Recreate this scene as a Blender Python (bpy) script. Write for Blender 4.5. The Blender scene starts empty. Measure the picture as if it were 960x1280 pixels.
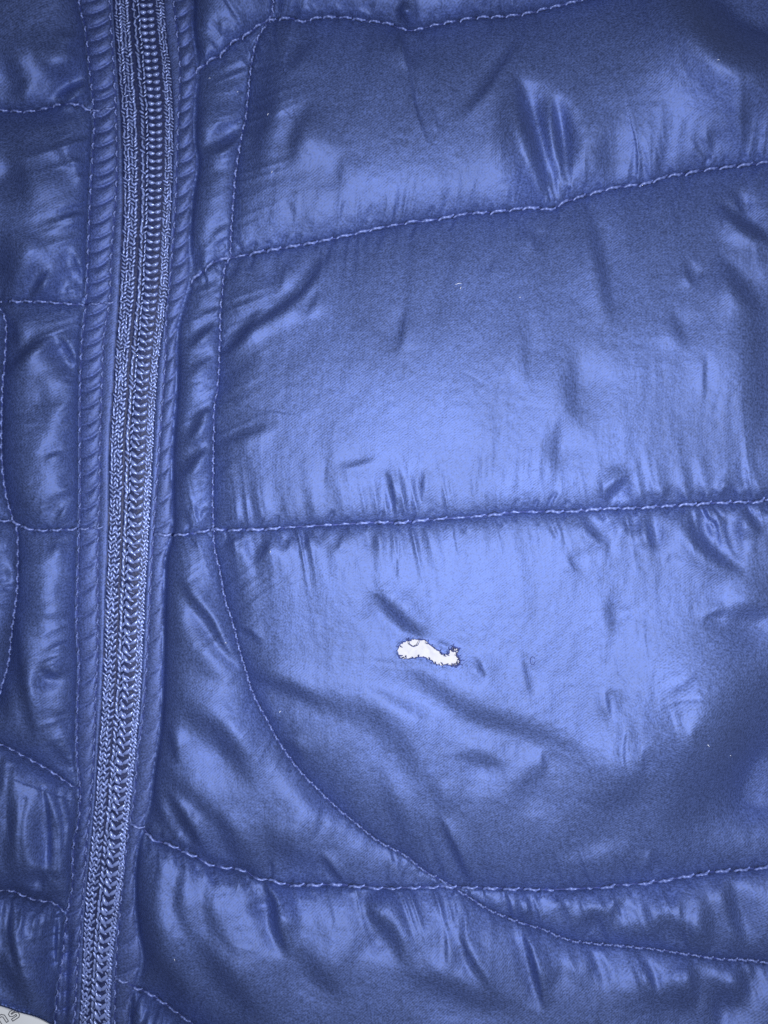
import bpy, math, random
import numpy as np

# ------------------------------------------------------------------ units
# plan coordinates: px right, py down, 1 unit = 0.2 mm, origin of the world at plan (480, 640)
S = 0.0002
D = 920.0            # lens height above the cloth, in plan units
RNG = np.random.RandomState(7)
random.seed(7)
scn = bpy.context.scene

# ------------------------------------------------------------------ camera
cam_d = bpy.data.cameras.new('camera')
cam = bpy.data.objects.new('camera', cam_d)
scn.collection.objects.link(cam)
cam.location = (0, 0, D * S)
cam_d.sensor_fit = 'VERTICAL'
cam_d.sensor_height = 24.0
cam_d.lens = 24.0 * D / 1280.0
cam_d.clip_start = 0.002
cam_d.clip_end = 20.0
scn.camera = cam

# ------------------------------------------------------------------ world + lamps
world = bpy.data.worlds.new('World')
scn.world = world
world.use_nodes = True
bg = world.node_tree.nodes['Background']
bg.inputs[0].default_value = (0.55, 0.65, 1.0, 1)
bg.inputs[1].default_value = 0.10

def area_lamp(name, px, py, h, size, watts, col, aim=(560, 660)):
    d = bpy.data.lights.new(name, 'AREA')
    d.shape = 'DISK'; d.size = size * S; d.energy = watts; d.color = col
    o = bpy.data.objects.new(name, d)
    scn.collection.objects.link(o)
    p = np.array([(px - 480) * S, (640 - py) * S, h * S])
    t = np.array([(aim[0] - 480) * S, (640 - aim[1]) * S, 0])
    import mathutils
    v = mathutils.Vector(t - p)
    o.location = p
    o.rotation_euler = v.to_track_quat('-Z', 'Y').to_euler()
    return o
# phone torch just beside the lens
area_lamp('phone_torch', 615, 675, 930, 90, 0.66, (0.93, 0.96, 1.0), aim=(610, 680))

scn.view_settings.view_transform = 'Standard'
scn.view_settings.look = 'None'
scn.view_settings.gamma = 1.0
scn.view_settings.exposure = 0.0
scn.render.film_transparent = False
scn.cycles.max_bounces = 4
scn.cycles.diffuse_bounces = 1
scn.cycles.glossy_bounces = 1
scn.cycles.use_denoising = False

# ------------------------------------------------------------------ seam lines of the jacket
VA = [(-40,330),(-12,370),(6,397),(7,435),(3,491),(2,566),(7,615),(17,652),(22,667),(22,716),(21,742),(15,787),(11,825),(4,851),(-8,877),(-70,930)]
VB = [(96,-90),(99,0),(107,37),(112,86),(118,146),(116,187),(114,225),(112,270),(110,319),(108,375),(102,435),(100,510),(100,570),(100,630),(98,697),(96,776),(99,832),(97,877),(96,945),(100,982),(99,1020),(92,1057),(90,1110),(84,1142),(78,1199),(70,1261),(64,1370)]
VC = [(134,-90),(137,0),(139,37),(143,97),(145,150),(146,195),(145,244),(142,281),(139,319),(137,375),(130,420),(127,491),(125,547),(124,622),(122,697),(122,806),(119,880),(116,964),(113,1005),(108,1057),(104,1117),(101,1160),(97,1200),(94,1261),(90,1370)]
ZL = [(139,-90),(141,0),(144,50),(147,97),(151,150),(153,220),(153,270),(151,319),(148,379),(144,435),(141,491),(137,547),(136,622),(134,697),(132,739),(129,832),(126,889),(122,945),(118,1010),(113,1060),(109,1100),(105,1152),(102,1230),(98,1290),(94,1370)]
ZR = [(203,-90),(205,0),(208,37),(214,94),(217,150),(216,206),(214,262),(211,319),(208,375),(199,446),(195,491),(192,547),(188,622),(184,697),(179,795),(176,862),(171,926),(165,982),(159,1039),(154,1095),(148,1136),(142,1183),(139,1214),(137,1280),(136,1370)]
VD = [(214,-90),(217,0),(221,37),(225,86),(223,150),(221,206),(220,244),(217,292),(213,345),(208,397),(207,442),(204,491),(200,547),(196,604),(192,660),(189,716),(187,760),(185,800),(182,851),(178,900),(172,945),(168,995),(162,1030),(158,1060),(153,1105),(149,1150),(146,1190),(144,1230),(143,1290),(142,1370)]
VE = [(238,-90),(240,0),(240,37),(246,90),(242,131),(242,176),(246,206),(240,244),(236,300),(236,349),(227,386),(221,416),(219,491),(214,566),(214,622),(214,664),(206,697),(204,739),(202,851),(199,907),(191,964),(186,1005),(177,1036),(169,1074),(167,1120),(170,1160),(176,1195),(170,1224),(162,1260),(158,1370)]
VF = [(346,-90),(341,0),(340,16),(336,27),(324,44),(316,70),(312,96),(309,130),(306,154),(302,169),(298,195),(294,221),(292,247),(290,274),(288,305),(288,321),(282,331),(279,352),(276,386),(275,422),(274,448),(272,487),(268,506),(267,558),(266,605),(266,636),(267,662),(268,683),(272,701),(276,720),(282,751),(292,782),(298,808),(307,837),(316,866),(332,897),(348,926),(366,952),(381,970),(412,1001),(441,1026),(473,1051),(508,1070),(528,1087),(557,1103),(587,1122),(613,1138),(651,1153),(680,1162),(712,1175),(762,1181),(808,1185),(855,1192),(896,1198),(937,1200),(960,1203),(1060,1212)]
H1 = [(238,93),(246,89),(264,75),(276,69),(288,55),(309,43),(324,31),(338,25),(350,24),(366,23),(376,27),(402,22),(428,22),(465,27),(486,30),(499,35),(515,38),(546,31),(590,23),(627,21),(658,17),(707,5),(760,-8),(860,-35),(1060,-80)]
H2 = [(206,366),(222,360),(237,353),(254,339),(269,327),(289,322),(311,318),(335,313),(366,308),(397,302),(428,296),(467,287),(507,279),(546,274),(585,267),(621,265),(663,260),(689,261),(710,251),(744,241),(772,234),(806,230),(832,221),(856,217),(892,211),(934,206),(960,203),(1060,190)]
H3 = [(191,667),(214,669),(246,666),(267,662),(306,662),(337,661),(376,658),(418,656),(467,653),(499,653),(546,649),(598,645),(650,640),(710,639),(757,636),(809,634),(856,631),(903,628),(944,627),(960,624),(1060,616)]
H4 = [(160,1028),(179,1036),(192,1050),(210,1055),(228,1064),(246,1072),(265,1082),(285,1085),(306,1088),(319,1097),(343,1101),(358,1106),(397,1106),(426,1106),(479,1110),(531,1109),(560,1108),(604,1110),(648,1111),(680,1112),(738,1110),(776,1106),(820,1102),(855,1096),(896,1089),(937,1086),(960,1083),(1060,1068)]
H5 = [(142,1222),(161,1230),(178,1238),(194,1246),(219,1264),(244,1282),(290,1310),(360,1380)]
L1 = [(-90,132),(0,138),(34,140),(64,134),(83,130),(101,132),(114,139),(130,137),(145,135)]
L2 = [(-90,378),(0,377),(38,377),(75,379),(101,381),(136,379)]
L3 = [(-90,646),(0,651),(15,652),(41,662),(75,662),(123,660)]
L4 = [(-90,895),(0,930),(30,945),(64,964),(90,982),(100,986)]
L5 = [(-90,1108),(0,1113),(16,1114),(41,1124),(66,1128),(80,1139)]
HEM = [(-90,1232),(0,1256),(23,1264),(45,1270),(63,1279),(90,1300),(120,1370)]

def catmull(pts, step=6.0):
    P = np.array(pts, float)
    if len(P) == 2:
        n = max(2, int(np.hypot(*(P[1]-P[0]))/step)+1)
        t = np.linspace(0, 1, n)[:, None]
        return P[0]*(1-t)+P[1]*t
    E = np.vstack([2*P[0]-P[1], P, 2*P[-1]-P[-2]])
    out = []
    for i in range(1, len(E)-2):
        p0, p1, p2, p3 = E[i-1], E[i], E[i+1], E[i+2]
        n = max(1, int(np.hypot(*(p2-p1))/step))
        for k in range(n):
            t = k/n
            out.append(0.5*((2*p1)+(-p0+p2)*t+(2*p0-5*p1+4*p2-p3)*t*t+(-p0+3*p1-3*p2+p3)*t**3))
    out.append(E[-2])
    return np.array(out)

# ------------------------------------------------------------------ plan grid
STEP = 1.5
X0, X1, Y0, Y1 = -60.0, 1020.0, -60.0, 1350.0
gx = np.arange(X0, X1+STEP/2, STEP).astype(np.float32)
gy = np.arange(Y0, Y1+STEP/2, STEP).astype(np.float32)
NX, NY = len(gx), len(gy)
GX, GY = np.meshgrid(gx, gy)

def window(P, pad):
    i0 = max(0, int((P[:,0].min()-pad-X0)/STEP)); i1 = min(NX, int((P[:,0].max()+pad-X0)/STEP)+2)
    j0 = max(0, int((P[:,1].min()-pad-Y0)/STEP)); j1 = min(NY, int((P[:,1].max()+pad-Y0)/STEP)+2)
    return slice(j0, max(j1, j0)), slice(i0, max(i1, i0))

def polyfield(pts, pad, step=6.0):
    """window, distance, signed distance (left of travel positive), arc length, total length"""
    P = catmull(pts, step)
    w = window(P, pad)
    gxx, gyy = GX[w], GY[w]
    best = np.full(gxx.shape, 1e9, np.float32); sg = np.zeros_like(best); arc = np.zeros_like(best)
    s0 = 0.0
    for a, b in zip(P[:-1], P[1:]):
        L = float(np.hypot(*(b-a)))
        if L < 1e-6: continue
        # only the neighbourhood of this piece matters
        sw = window(np.array([a, b]), pad)
        jj = slice(max(sw[0].start-w[0].start, 0), max(sw[0].stop-w[0].start, 0)); ii = slice(max(sw[1].start-w[1].start, 0), max(sw[1].stop-w[1].start, 0))
        x = gxx[jj, ii]; y = gyy[jj, ii]
        if x.size == 0: s0 += L; continue
        ux, uy = (b-a)/L
        t = (x-a[0])*ux+(y-a[1])*uy
        n = (x-a[0])*uy-(y-a[1])*ux
        tc = np.clip(t, 0, L)
        d = np.sqrt(n*n+(t-tc)**2)
        bb = best[jj, ii]; m = d < bb
        bb[m] = d[m]; sg[jj, ii][m] = n[m]; arc[jj, ii][m] = (s0+tc)[m]
        s0 += L
    return w, best, np.sign(sg), arc, s0

def xof(curve):
    P = catmull(curve); o = np.argsort(P[:,1]); return lambda y: np.interp(y, P[o,1], P[o,0])
def yof(curve):
    P = catmull(curve); o = np.argsort(P[:,0]); return lambda x: np.interp(x, P[o,0], P[o,1])

def sstep(a, b, x):
    t = np.clip((x-a)/(b-a), 0, 1); return t*t*(3-2*t)

_tab = RNG.rand(4096).astype(np.float32)*2-1
def n1(x, seed=0):
    x = x+seed*37.31+500; i = np.floor(x).astype(int); f = x-i; f = f*f*(3-2*f)
    return _tab[i & 4095]*(1-f)+_tab[(i+1) & 4095]*f
_t2 = RNG.rand(512, 512).astype(np.float32)*2-1
def n2(x, y, seed=0):
    x = x+seed*17.7+60; y = y+seed*9.3+60
    i = np.floor(x).astype(int); j = np.floor(y).astype(int); f = x-i; g = y-j
    f = f*f*(3-2*f); g = g*g*(3-2*g)
    a = _t2[j & 511, i & 511]; b = _t2[j & 511, (i+1) & 511]; c = _t2[(j+1) & 511, i & 511]; d = _t2[(j+1) & 511, (i+1) & 511]
    return (a*(1-f)+b*f)*(1-g)+(c*(1-f)+d*f)*g

# ------------------------------------------------------------------ puffed cloth between the seams
fxVA, fxVB, fxVC, fxZL, fxZR, fxVD, fxVE, fxVF = [xof(c) for c in (VA, VB, VC, ZL, ZR, VD, VE, VF)]
fyH1, fyH2, fyH3, fyH4, fyH5 = [yof(c) for c in (H1, H2, H3, H4, H5)]
fyL1, fyL2, fyL3, fyL4, fyL5, fyHEM = [yof(c) for c in (L1, L2, L3, L4, L5, HEM)]

XVA, XVB, XVC, XZL, XZR, XVD, XVE, XVF = [f(GY).astype(np.float32) for f in (fxVA, fxVB, fxVC, fxZL, fxZR, fxVD, fxVE, fxVF)]

def soft(d, R, p=1.0):
    return (1-np.exp(-np.maximum(d, 0)/R))**p

roll = np.ones_like(GX)
pucker = np.zeros_like(GX)
groove = np.zeros_like(GX)
LIGHT_AT = np.array([600.0, 670.0])

# (curve, roll radius, pucker strength above / below, slant)
SEAMS = {
 'H1': (H1, (30, 75), .85, 0.8, 0.8, -.15), 'H2': (H2, (55, 90), .95, 1.0, 1.0, -.3), 'H3': (H3, (13, 13), .32, .85, 1.0, .12), 'H4': (H4, (60, 30), .72, 0.9, 1.1, .3), 'H5': (H5, (30, 30), 1.0, 1.0, 1.4, .1),
 'VF': (VF, (24, 30), .62, 0.6, 0.7, .5), 'VE': (VE, (14, 14), 1.0, 0.0, 0.25, .2), 'VB': (VB, (22, 22), 1.0, 0.0, .9, .35), 'VA': (VA, (18, 18), .7, .6, .6, .1),
 'L1': (L1, (30, 45), .8, .5, .5, .2), 'L2': (L2, (35, 35), .8, .6, .4, .1), 'L3': (L3, (20, 20), .6, .5, .4, 0), 'L4': (L4, (30, 24), .8, .5, .9, .2), 'L5': (L5, (22, 18), .9, .5, 1.2, 0),
}
for k, (nm, (cv, R, dep, pa, pb, sl)) in enumerate(SEAMS.items()):
    pad = 240
    w, d, sg, s, L = polyfield(cv, pad)
    d = np.minimum(d, 240)
    R = np.where(sg > 0, R[0], R[1]).astype(np.float32)
    r = 1-dep*(.92*np.exp(-d/R)+.08*np.exp(-d/3.0))
    fade = sstep(90, 240, d)
    roll[w] *= r*(1-fade)+fade
    if nm != 'VE': groove[w] += 3.2*np.exp(-(d/2.1)**2)
    side = np.where(sg > 0, pa, pb)
    sd = np.where(sg > 0, 0.0, 53.0)
    q = s+sl*d*np.where(sg > 0, 1, -1)
    warp = 5*n1(q/31, k)
    # tight gathers at each stitch, longer wrinkles further out
    e1 = (d/6)*np.exp(1-d/6)*0.75
    e2 = (d/16)*np.exp(1-d/16)*(0.35+0.65*np.clip(n1(s/70, k+5)+.4, 0, 1))
    e3 = (d/34)*np.exp(1-d/34)*np.clip(n1(s/90, k+9)+.2, 0, 1)
    a1 = n1((q+warp)/8.5, k+sd/10)
    a2 = n1((q+warp)/13, k+20+sd/10)
    a2 = 1-2*np.abs(a2)
    a3 = n1((q+warp*2)/21, k+40+sd/10)
    endf = sstep(0, 15, s)*sstep(0, 15, L-s)
    pucker[w] += side*endf*(1.2*e1*a1+2.8*e2*a2+3.4*e3*a3)*(1-fade)

PUFF = 58.0
H = PUFF*roll
# keep the puckers out of the narrow strips beside the zip
instrip = ((GX > XVB-0) & (GX < XVE+0))
pucker = np.where(instrip, 0, pucker)
H += pucker
H -= np.where(instrip, 0, np.minimum(groove, 3.8))

# ------------------------------------------------------------------ traced folds
CRISP = []
def bank(pts, w, a, W=None, toward=None, ends=(1, 1)):
    """a slope of strength a across the line; a>0 falls away from the middle of the jacket, a<0 rises"""
    P = catmull(pts, 2.0); n = len(P)
    seg = np.hypot(*np.diff(P, axis=0).T); s = np.concatenate([[0], np.cumsum(seg)]); L = s[-1]
    Q = np.array(pts, float); mid = Q[len(Q)//2]; dirv = Q[-1]-Q[0]
    nrm = np.array([dirv[1], -dirv[0]])
    to = (LIGHT_AT-mid) if toward is None else np.array(toward, float)
    sgn = 1.0 if nrm.dot(to) > 0 else -1.0
    a = a*(1.35 if w <= 7 else 1.0)
    if L < 48: a *= .35+.65*L/48; w = w*(.7+.3*L/48)
    if w <= 7.2: CRISP.append((pts, 1.7+.08*w, min(1.3, .7*abs(a))))
    W = W or w*2.3
    ds = min(w*.5, L/6); ss = np.arange(ds/2, L, ds)
    X = np.interp(ss, s, P[:, 0]); Y = np.interp(ss, s, P[:, 1])
    TX = np.interp(ss+3, s, P[:, 0])-np.interp(ss-3, s, P[:, 0]); TY = np.interp(ss+3, s, P[:, 1])-np.interp(ss-3, s, P[:, 1])
    tl = np.hypot(TX, TY)+1e-6; TX /= tl; TY /= tl
    u = ss/L
    tp = np.clip(np.sin(np.pi*u), 0, 1)**.7
    # long gaussian along the line, wide one across it; weights summed so the middle reaches full strength
    al = max(w*.8, ds*1.2)
    norm = math.sqrt(2*math.pi)*al/ds
    pad = W*2.6
    for x, y, tx, ty, t in zip(X, Y, TX, TY, tp):
        we = w*(.5+.5*t); Wc = W*(.55+.45*t)
        win = window(np.array([[x, y]]), pad)
        dx = GX[win]-x; dy = GY[win]-y
        at_ = dx*tx+dy*ty; dn = (dx*ty-dy*tx)*sgn
        H[win] += (a*we*t/norm)*np.tanh(dn/we)*np.exp(-at_*at_/(2*al*al)-dn*dn/(2*Wc*Wc))

def crease(pts, w, dep, ends=(1, 1)):
    win, d, sg, s, L = polyfield(pts, w*4+4, step=max(3, w*.8))
    tl = min(L*.45, max(w*2.0, L*.35))
    tp = (sstep(0, tl, s) if ends[0] else 1)*(sstep(0, tl, L-s) if ends[1] else 1)
    H[win] -= dep*np.exp(-(d/w)**2)*tp

def ridge(pts, w, dep, ends=(1, 1)): crease(pts, w, -dep, ends)

def dome(x, y, rx, ry, h, ang=0):
    r = max(rx, ry)*2.6
    win = window(np.array([[x, y]]), r)
    c, s = math.cos(math.radians(ang)), math.sin(math.radians(ang))
    u = (GX[win]-x)*c+(GY[win]-y)*s; v = -(GX[win]-x)*s+(GY[win]-y)*c
    H[win] += h*np.exp(-(u/rx)**2-(v/ry)**2)

#FOLDS
GAIN = 2.0
HBASE = H.copy(); H[:] = 0
# (points, half width, slope[, reach][, toward])
for pts, w, a in [
 # --- top panel and upper corner
 ([(495,36),(506,55),(515,88)], 5, .8), ([(515,88),(520,125),(527,150),(536,180)], 3, .45),
 ([(509,0),(499,14),(514,34)], 5, .9),
 ([(652,46),(632,72),(607,108),(577,146)], 7, .38), ([(545,136),(549,165)], 4, .35),
 ([(850,-40),(880,15),(920,55),(1000,95)], 26, 1.5), ([(905,-20),(940,30),(995,60)], 18, 1.0),
 ([(392,50),(375,68),(356,92)], 7, .3), ([(345,60),(325,140),(320,220)], 16, .45), ([(390,130),(372,165),(362,205)], 11, .5), ([(345,100),(338,140),(322,175)], 8, .35),
 ([(425,196),(430,240)], 9, .25), ([(770,150),(750,190),(760,225)], 14, .2),
 ([(886,160),(892,195)], 5, .4), ([(931,100),(932,190)], 6, .45), ([(866,170),(884,205)], 5, .35), ([(700,210),(716,235)], 5, .3),
 # --- middle panel
 ([(735,255),(741,290),(752,340),(765,405)], 9, .55), ([(858,332),(868,358)], 5, .6), ([(903,325),(925,362),(946,388)], 9, .8), ([(898,256),(928,280),(965,304)], 7, .9),
 ([(917,240),(932,270)], 6, .6), ([(838,392),(856,432)], 8, .35), ([(507,385),(495,445)], 6, .28),
 ([(617,322),(611,346)], 4, .35), ([(666,285),(672,315)], 6, .35), ([(882,440),(881,500)], 3, .25), ([(660,400),(655,440),(660,480)], 8, .2),
 ([(414,313),(400,331),(374,365),(340,392),(300,420)], 7, .65), ([(324,388),(298,424),(274,446)], 6, .95), ([(355,326),(347,365)], 7, .45), ([(381,396),(400,360)], 6, .4),
 ([(300,330),(285,350)], 5, .4), ([(481,584),(490,615),(501,646)], 5, .5), ([(528,584),(525,628)], 5, .35), ([(420,585),(470,572)], 5, .25),
 ([(272,500),(290,470),(330,440)], 9, .3), ([(270,560),(300,545),(340,530)], 7, .35), ([(268,595),(290,575)], 6, .35),
 ([(720,430),(712,480),(725,540)], 14, .32), ([(935,330),(950,450),(945,560)], 22, .4), ([(700,520),(690,560),(700,600)], 10, .25),
 ([(754,628),(768,610),(787,594)], 6, .9), ([(828,626),(838,608)], 6, .6), ([(803,628),(812,615)], 5, .45), ([(898,628),(906,616),(918,605)], 6, 1.0), ([(948,624),(966,612)], 7, .7), ([(860,628),(868,612)], 5, .35), ([(925,622),(938,612)], 4, .6),
 # --- torn panel
 ([(853,634),(864,664),(890,692),(925,716)], 9, 1.0), ([(806,647),(812,665),(817,690)], 5, .65), ([(930,638),(940,650),(952,668)], 6, .8), ([(728,645),(740,664),(757,680)], 6, .5), ([(780,645),(788,672)], 5, .5),
 ([(890,632),(900,642)], 5, .8), ([(948,632),(958,640)], 4, .7), ([(710,693),(722,716)], 5, .4), ([(835,705),(838,690)],4,.3), ([(905,640),(912,680),(925,700)], 5, .35),
 ([(340,668),(330,686),(319,706)], 6, .55), ([(366,664),(360,678),(352,692)], 5, .5), ([(387,664),(382,678),(375,692)], 5, .5), ([(428,662),(424,675),(418,690)], 5, .5), ([(404,662),(400,682)], 4, .35), ([(294,668),(280,690)], 5, .5), ([(467,664),(472,690)], 5, .35),
 ([(293,784),(310,790),(326,804)], 4, .6), ([(306,836),(330,850),(366,862),(402,882)], 9, .6), ([(366,862),(420,882),(470,905)], 14, .22), ([(330,893),(347,904)], 5, .5), ([(352,927),(366,936),(380,950)], 6, .6),
 ([(462,738),(480,752),(499,773),(535,798)], 9, .65), ([(502,835),(530,850),(555,868),(590,892),(642,906),(690,925),(735,945)], 15, .34), ([(593,820),(600,835),(607,850)], 6, .4),
 ([(440,872),(481,905),(515,955),(530,1000)], 16, .25), ([(569,944),(600,948),(635,958)], 11, .35), ([(450,850),(500,880),(545,906)], 12, -.2), 
 ([(549,1020),(558,1042),(568,1062),(580,1088),(591,1110)], 5, .75), ([(545,975),(550,1020)], 8, .3), ([(475,960),(490,1010),(520,1060)], 12, .25),
 ([(759,858),(761,880),(766,900)], 4, .35), ([(785,908),(781,940),(784,972)], 3, .3), ([(806,930),(806,975)], 4, .3), ([(840,887),(844,900),(847,915)], 3, .25), ([(869,905),(872,950)], 5, .3), ([(680,938),(681,968)], 5, .35), ([(655,820),(664,870)], 5, .25),
 ([(877,776),(890,770),(910,763)], 5, .45), ([(775,795),(760,770),(765,740)], 8, .25),
 ([(900,770),(940,765),(975,760)], 14, .6), ([(990,830),(930,895),(880,960),(850,1040)], 38, .9), ([(960,900),(930,960),(905,1010)], 26, .8), ([(820,930),(790,985),(740,1020)], 18, .3), ([(815,1062),(814,1096)], 5, .6), ([(700,950),(650,985),(640,1020)], 14, .2),
 ([(700,1075),(740,1065),(790,1050)], 12, -.2),
 # --- wedge panel
 ([(720,1165),(735,1148),(760,1140)], 10, .5), ([(765,1160),(770,1130),(780,1125)], 6, .5), ([(690,1140),(720,1135)], 8, .35), ([(820,1180),(825,1155),(840,1140)], 12, .5), ([(880,1190),(885,1160),(880,1120)], 13, .65), ([(906,1100),(918,1150),(932,1190)], 9, .7), ([(855,1120),(850,1175)], 7, .4), ([(640,1150),(670,1140)], 6, .45), ([(661,1112),(664,1155)], 4, .5),
 # --- lower panel
 ([(317,1100),(330,1112),(341,1128),(344,1158),(360,1194)], 7, 1.0), ([(445,1115),(464,1143),(490,1168),(504,1205)], 10, .65), ([(400,1068),(415,1088),(430,1107)], 4, .75), ([(555,1160),(558,1212)], 6, .35), ([(565,1155),(587,1198),(618,1245)], 6, .45),
 ([(651,1160),(662,1192),(671,1227),(680,1262)], 5, .9), ([(587,1120),(587,1148)], 3, .5), ([(609,1140),(611,1162)], 3, .4), ([(246,1170),(280,1223),(325,1272)], 13, .6), ([(227,1085),(222,1130),(240,1175)], 8, .3), ([(262,1095),(262,1150),(300,1200)], 8, .25),
 ([(172,1100),(180,1165),(205,1215),(245,1265)], 12, .7), ([(375,1185),(400,1220),(430,1245)], 12, .35), ([(500,1215),(590,1245),(650,1260)], 16, .35), ([(735,1190),(740,1230)], 10, .4), ([(808,1200),(815,1225),(822,1245)], 4, .7), ([(865,1205),(870,1260)], 7, .5), ([(920,1210),(935,1250)], 9, .7), ([(890,1230),(895,1290)], 9, .5), ([(700,1200),(690,1235)], 8, .35), ([(780,1255),(850,1245),(960,1230)], 22, .45), ([(435,1120),(470,1112)], 6, .35), ([(530,1125),(545,1150)], 9, .3),
 # --- curved front panel
 ([(222,716),(238,748),(259,772),(278,806),(300,834)], 6, .75), ([(218,874),(245,895),(272,918),(315,960)], 14, .5), ([(262,895),(290,940),(320,985)], 12, .35), ([(209,990),(226,1020),(256,1066)], 6, 1.1), ([(272,1020),(290,1052),(310,1092)], 10, .6), ([(209,905),(214,930),(222,955)], 5, .7), ([(205,955),(225,985),(290,1040)], 10, .4), ([(330,1030),(350,1060),(400,1080)], 12, .35), ([(225,800),(250,830),(290,860)], 14, .25), ([(192,985),(200,1020),(222,1052)], 7, .5), ([(360,960),(390,1000),(430,1030)], 14, -.25),
 # --- middle front panels
 ([(234,436),(250,418),(272,402)], 5, .7), ([(262,394),(274,384)], 4, .6), ([(232,556),(243,535),(254,514),(268,507)], 6, .8), ([(219,604),(243,574),(264,550)], 7, .7), ([(248,653),(252,640),(260,630)], 4, .8), ([(238,660),(236,640),(240,625)], 5, .5), ([(225,655),(226,630)], 5, .4), ([(262,610),(250,600)], 4, .4), ([(232,470),(250,455),(268,445)], 6, .4), ([(268,365),(280,358)], 4, .5), ([(262,490),(270,480)], 4, .5), ([(225,430),(222,500)], 8, .5),
 ([(263,296),(275,286),(287,278)], 5, .6), ([(252,305),(247,350)], 8, .6), ([(253,190),(272,184),(290,174),(306,158)], 6, 1.0), ([(262,165),(272,142)], 5, .35), ([(250,120),(247,180)], 8, .5), ([(272,22),(277,56)], 6, .5), ([(249,50),(252,80)], 7, .5), ([(288,30),(292,52)], 5, .4), ([(370,4),(374,20)], 4, .7), ([(384,0),(398,18)], 5, .6), ([(420,2),(434,18)], 4, .4), ([(450,8),(464,18)], 5, .6), ([(600,6),(604,14)], 5, .6), ([(536,16),(540,24)], 4, .5), ([(640,0),(646,10)], 4, .6),
 # --- left panels
 ([(66,124),(78,116),(92,110),(111,99)], 6, 1.1), ([(66,135),(82,124),(98,116)], 4, .7), ([(80,60),(105,75)], 6, .5), ([(70,40),(104,45)], 6, .35), ([(90,100),(60,85),(40,60)], 12, -.5), ([(0,60),(20,90),(30,120)], 14, .5), ([(10,125),(40,100)], 8, .4),
 ([(94,212),(104,219),(114,226)], 5, .8), ([(72,272),(90,266),(112,268)], 4, .6), ([(80,190),(100,200),(114,205)], 5, .5), ([(60,160),(75,190),(105,230)], 10, .4), ([(0,190),(25,210),(30,260)], 14, .5), ([(0,290),(12,330),(8,370)], 16, .8), ([(38,377),(47,355),(62,336)], 6, 1.0), ([(88,310),(96,335),(106,358)], 7, .7), ([(25,372),(30,350)], 4, .5), ([(82,376),(84,350)], 5, .4), ([(30,290),(60,310)], 10, .4),
 ([(7,470),(25,446),(45,428),(67,416)], 6, .9), ([(67,416),(84,436),(99,470)], 7, .8), ([(54,572),(70,566),(82,564)], 4, .7), ([(75,592),(98,596)], 4, .5), ([(73,610),(92,604)], 4, .5), ([(66,655),(78,635),(92,620)], 5, .5), ([(75,520),(80,470)], 12, .35), ([(50,470),(60,510),(50,550)], 12, .3), ([(10,395),(20,420),(15,440)], 6, .5), ([(85,500),(98,505)], 5, .4), ([(80,540),(98,545)], 5, .4), ([(30,640),(12,600)], 8, .4),
 ([(20,768),(21,800),(26,850),(42,922)], 7, .8), ([(46,834),(62,842),(78,848)], 7, .9), ([(55,812),(75,803),(97,800)], 5, .5), ([(66,898),(80,892),(97,892)], 5, .6), ([(60,690),(72,676)], 7, .7), ([(10,700),(14,740)], 8, .8), ([(60,925),(85,950),(98,975)], 8, .6), ([(75,720),(96,735)], 8, .3), ([(72,930),(96,925)], 5, .4), ([(88,690),(96,700)], 5, .4), ([(0,850),(12,900)], 10, .7),
 ([(56,985),(60,1040),(62,1100)], 6, .8), ([(18,1000),(12,1060),(14,1100)], 9, .7), ([(62,1000),(72,1060),(66,1120)], 7, .5), ([(30,1100),(50,1090),(62,1105)], 7, .8), ([(84,1020),(80,1060)], 6, .6), ([(4,940),(0,1000)], 8, .6),
 ([(70,1145),(70,1180),(68,1240)], 6, 1.1), ([(14,1120),(10,1170),(22,1210)], 7, .7), ([(0,1190),(18,1225),(40,1260)], 12, .9), ([(24,1130),(20,1165)], 5, .5), ([(42,1130),(34,1180)], 5, .45),
]: bank(pts, w, a*GAIN)
# the pair of deep vertical folds in the upper panel
bank([(645,98),(654,138),(664,170),(676,212),(684,252)], 10, 1.6*GAIN, toward=(-1,0)); bank([(690,122),(696,165),(704,218)], 6, 1.2*GAIN, toward=(-1,0)); ridge([(668,110),(684,170),(694,235)], 7, 2.2)
for pts, w, dp in [
 ([(546,276),(546,310),(545,348)], 2.6, 1.6), ([(650,264),(653,285),(659,300)], 3, 1.8), ([(668,262),(665,290)], 3, 1.8), ([(499,657),(497,690),(492,735)], 2.2, 1.5), ([(568,655),(570,678),(575,698)], 2.4, 1.5),
 ([(697,642),(704,668),(712,690)], 2.4, 1.2), ([(420,291),(428,266),(435,246)], 4, 1.6), ([(455,288),(462,266),(468,252)], 4, 1.6), ([(471,288),(478,262),(484,240)], 4.5, 1.6), ([(554,264),(560,246),(566,230)], 3, 1.0), ([(372,300),(366,270),(350,240)], 5, 1.3), ([(345,304),(340,275)], 5, 1.0), ([(392,297),(384,275)], 4, 1.0),
 ([(27,1212),(45,1216),(66,1222)], 2.5, 1.6), ([(27,1216),(50,1222),(66,1226)], 2.5, 1.8), ([(36,1234),(52,1237),(65,1237)], 2.5, 2.0), ([(44,1263),(55,1262),(64,1258)], 2.5, 1.5), ([(32,1196),(60,1194)], 2, 1.0),
 ([(493,740),(480,738),(462,738)], 3, .6), ([(812,885),(838,879),(866,874),(900,876),(936,867)], 3, .8), ([(826,862),(845,858),(862,846),(878,820)], 6, 1.6), ([(577,365),(582,402)], 4, .8), ([(458,826),(480,828),(500,832)], 3, .6),
]: crease(pts, w, dp)
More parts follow.
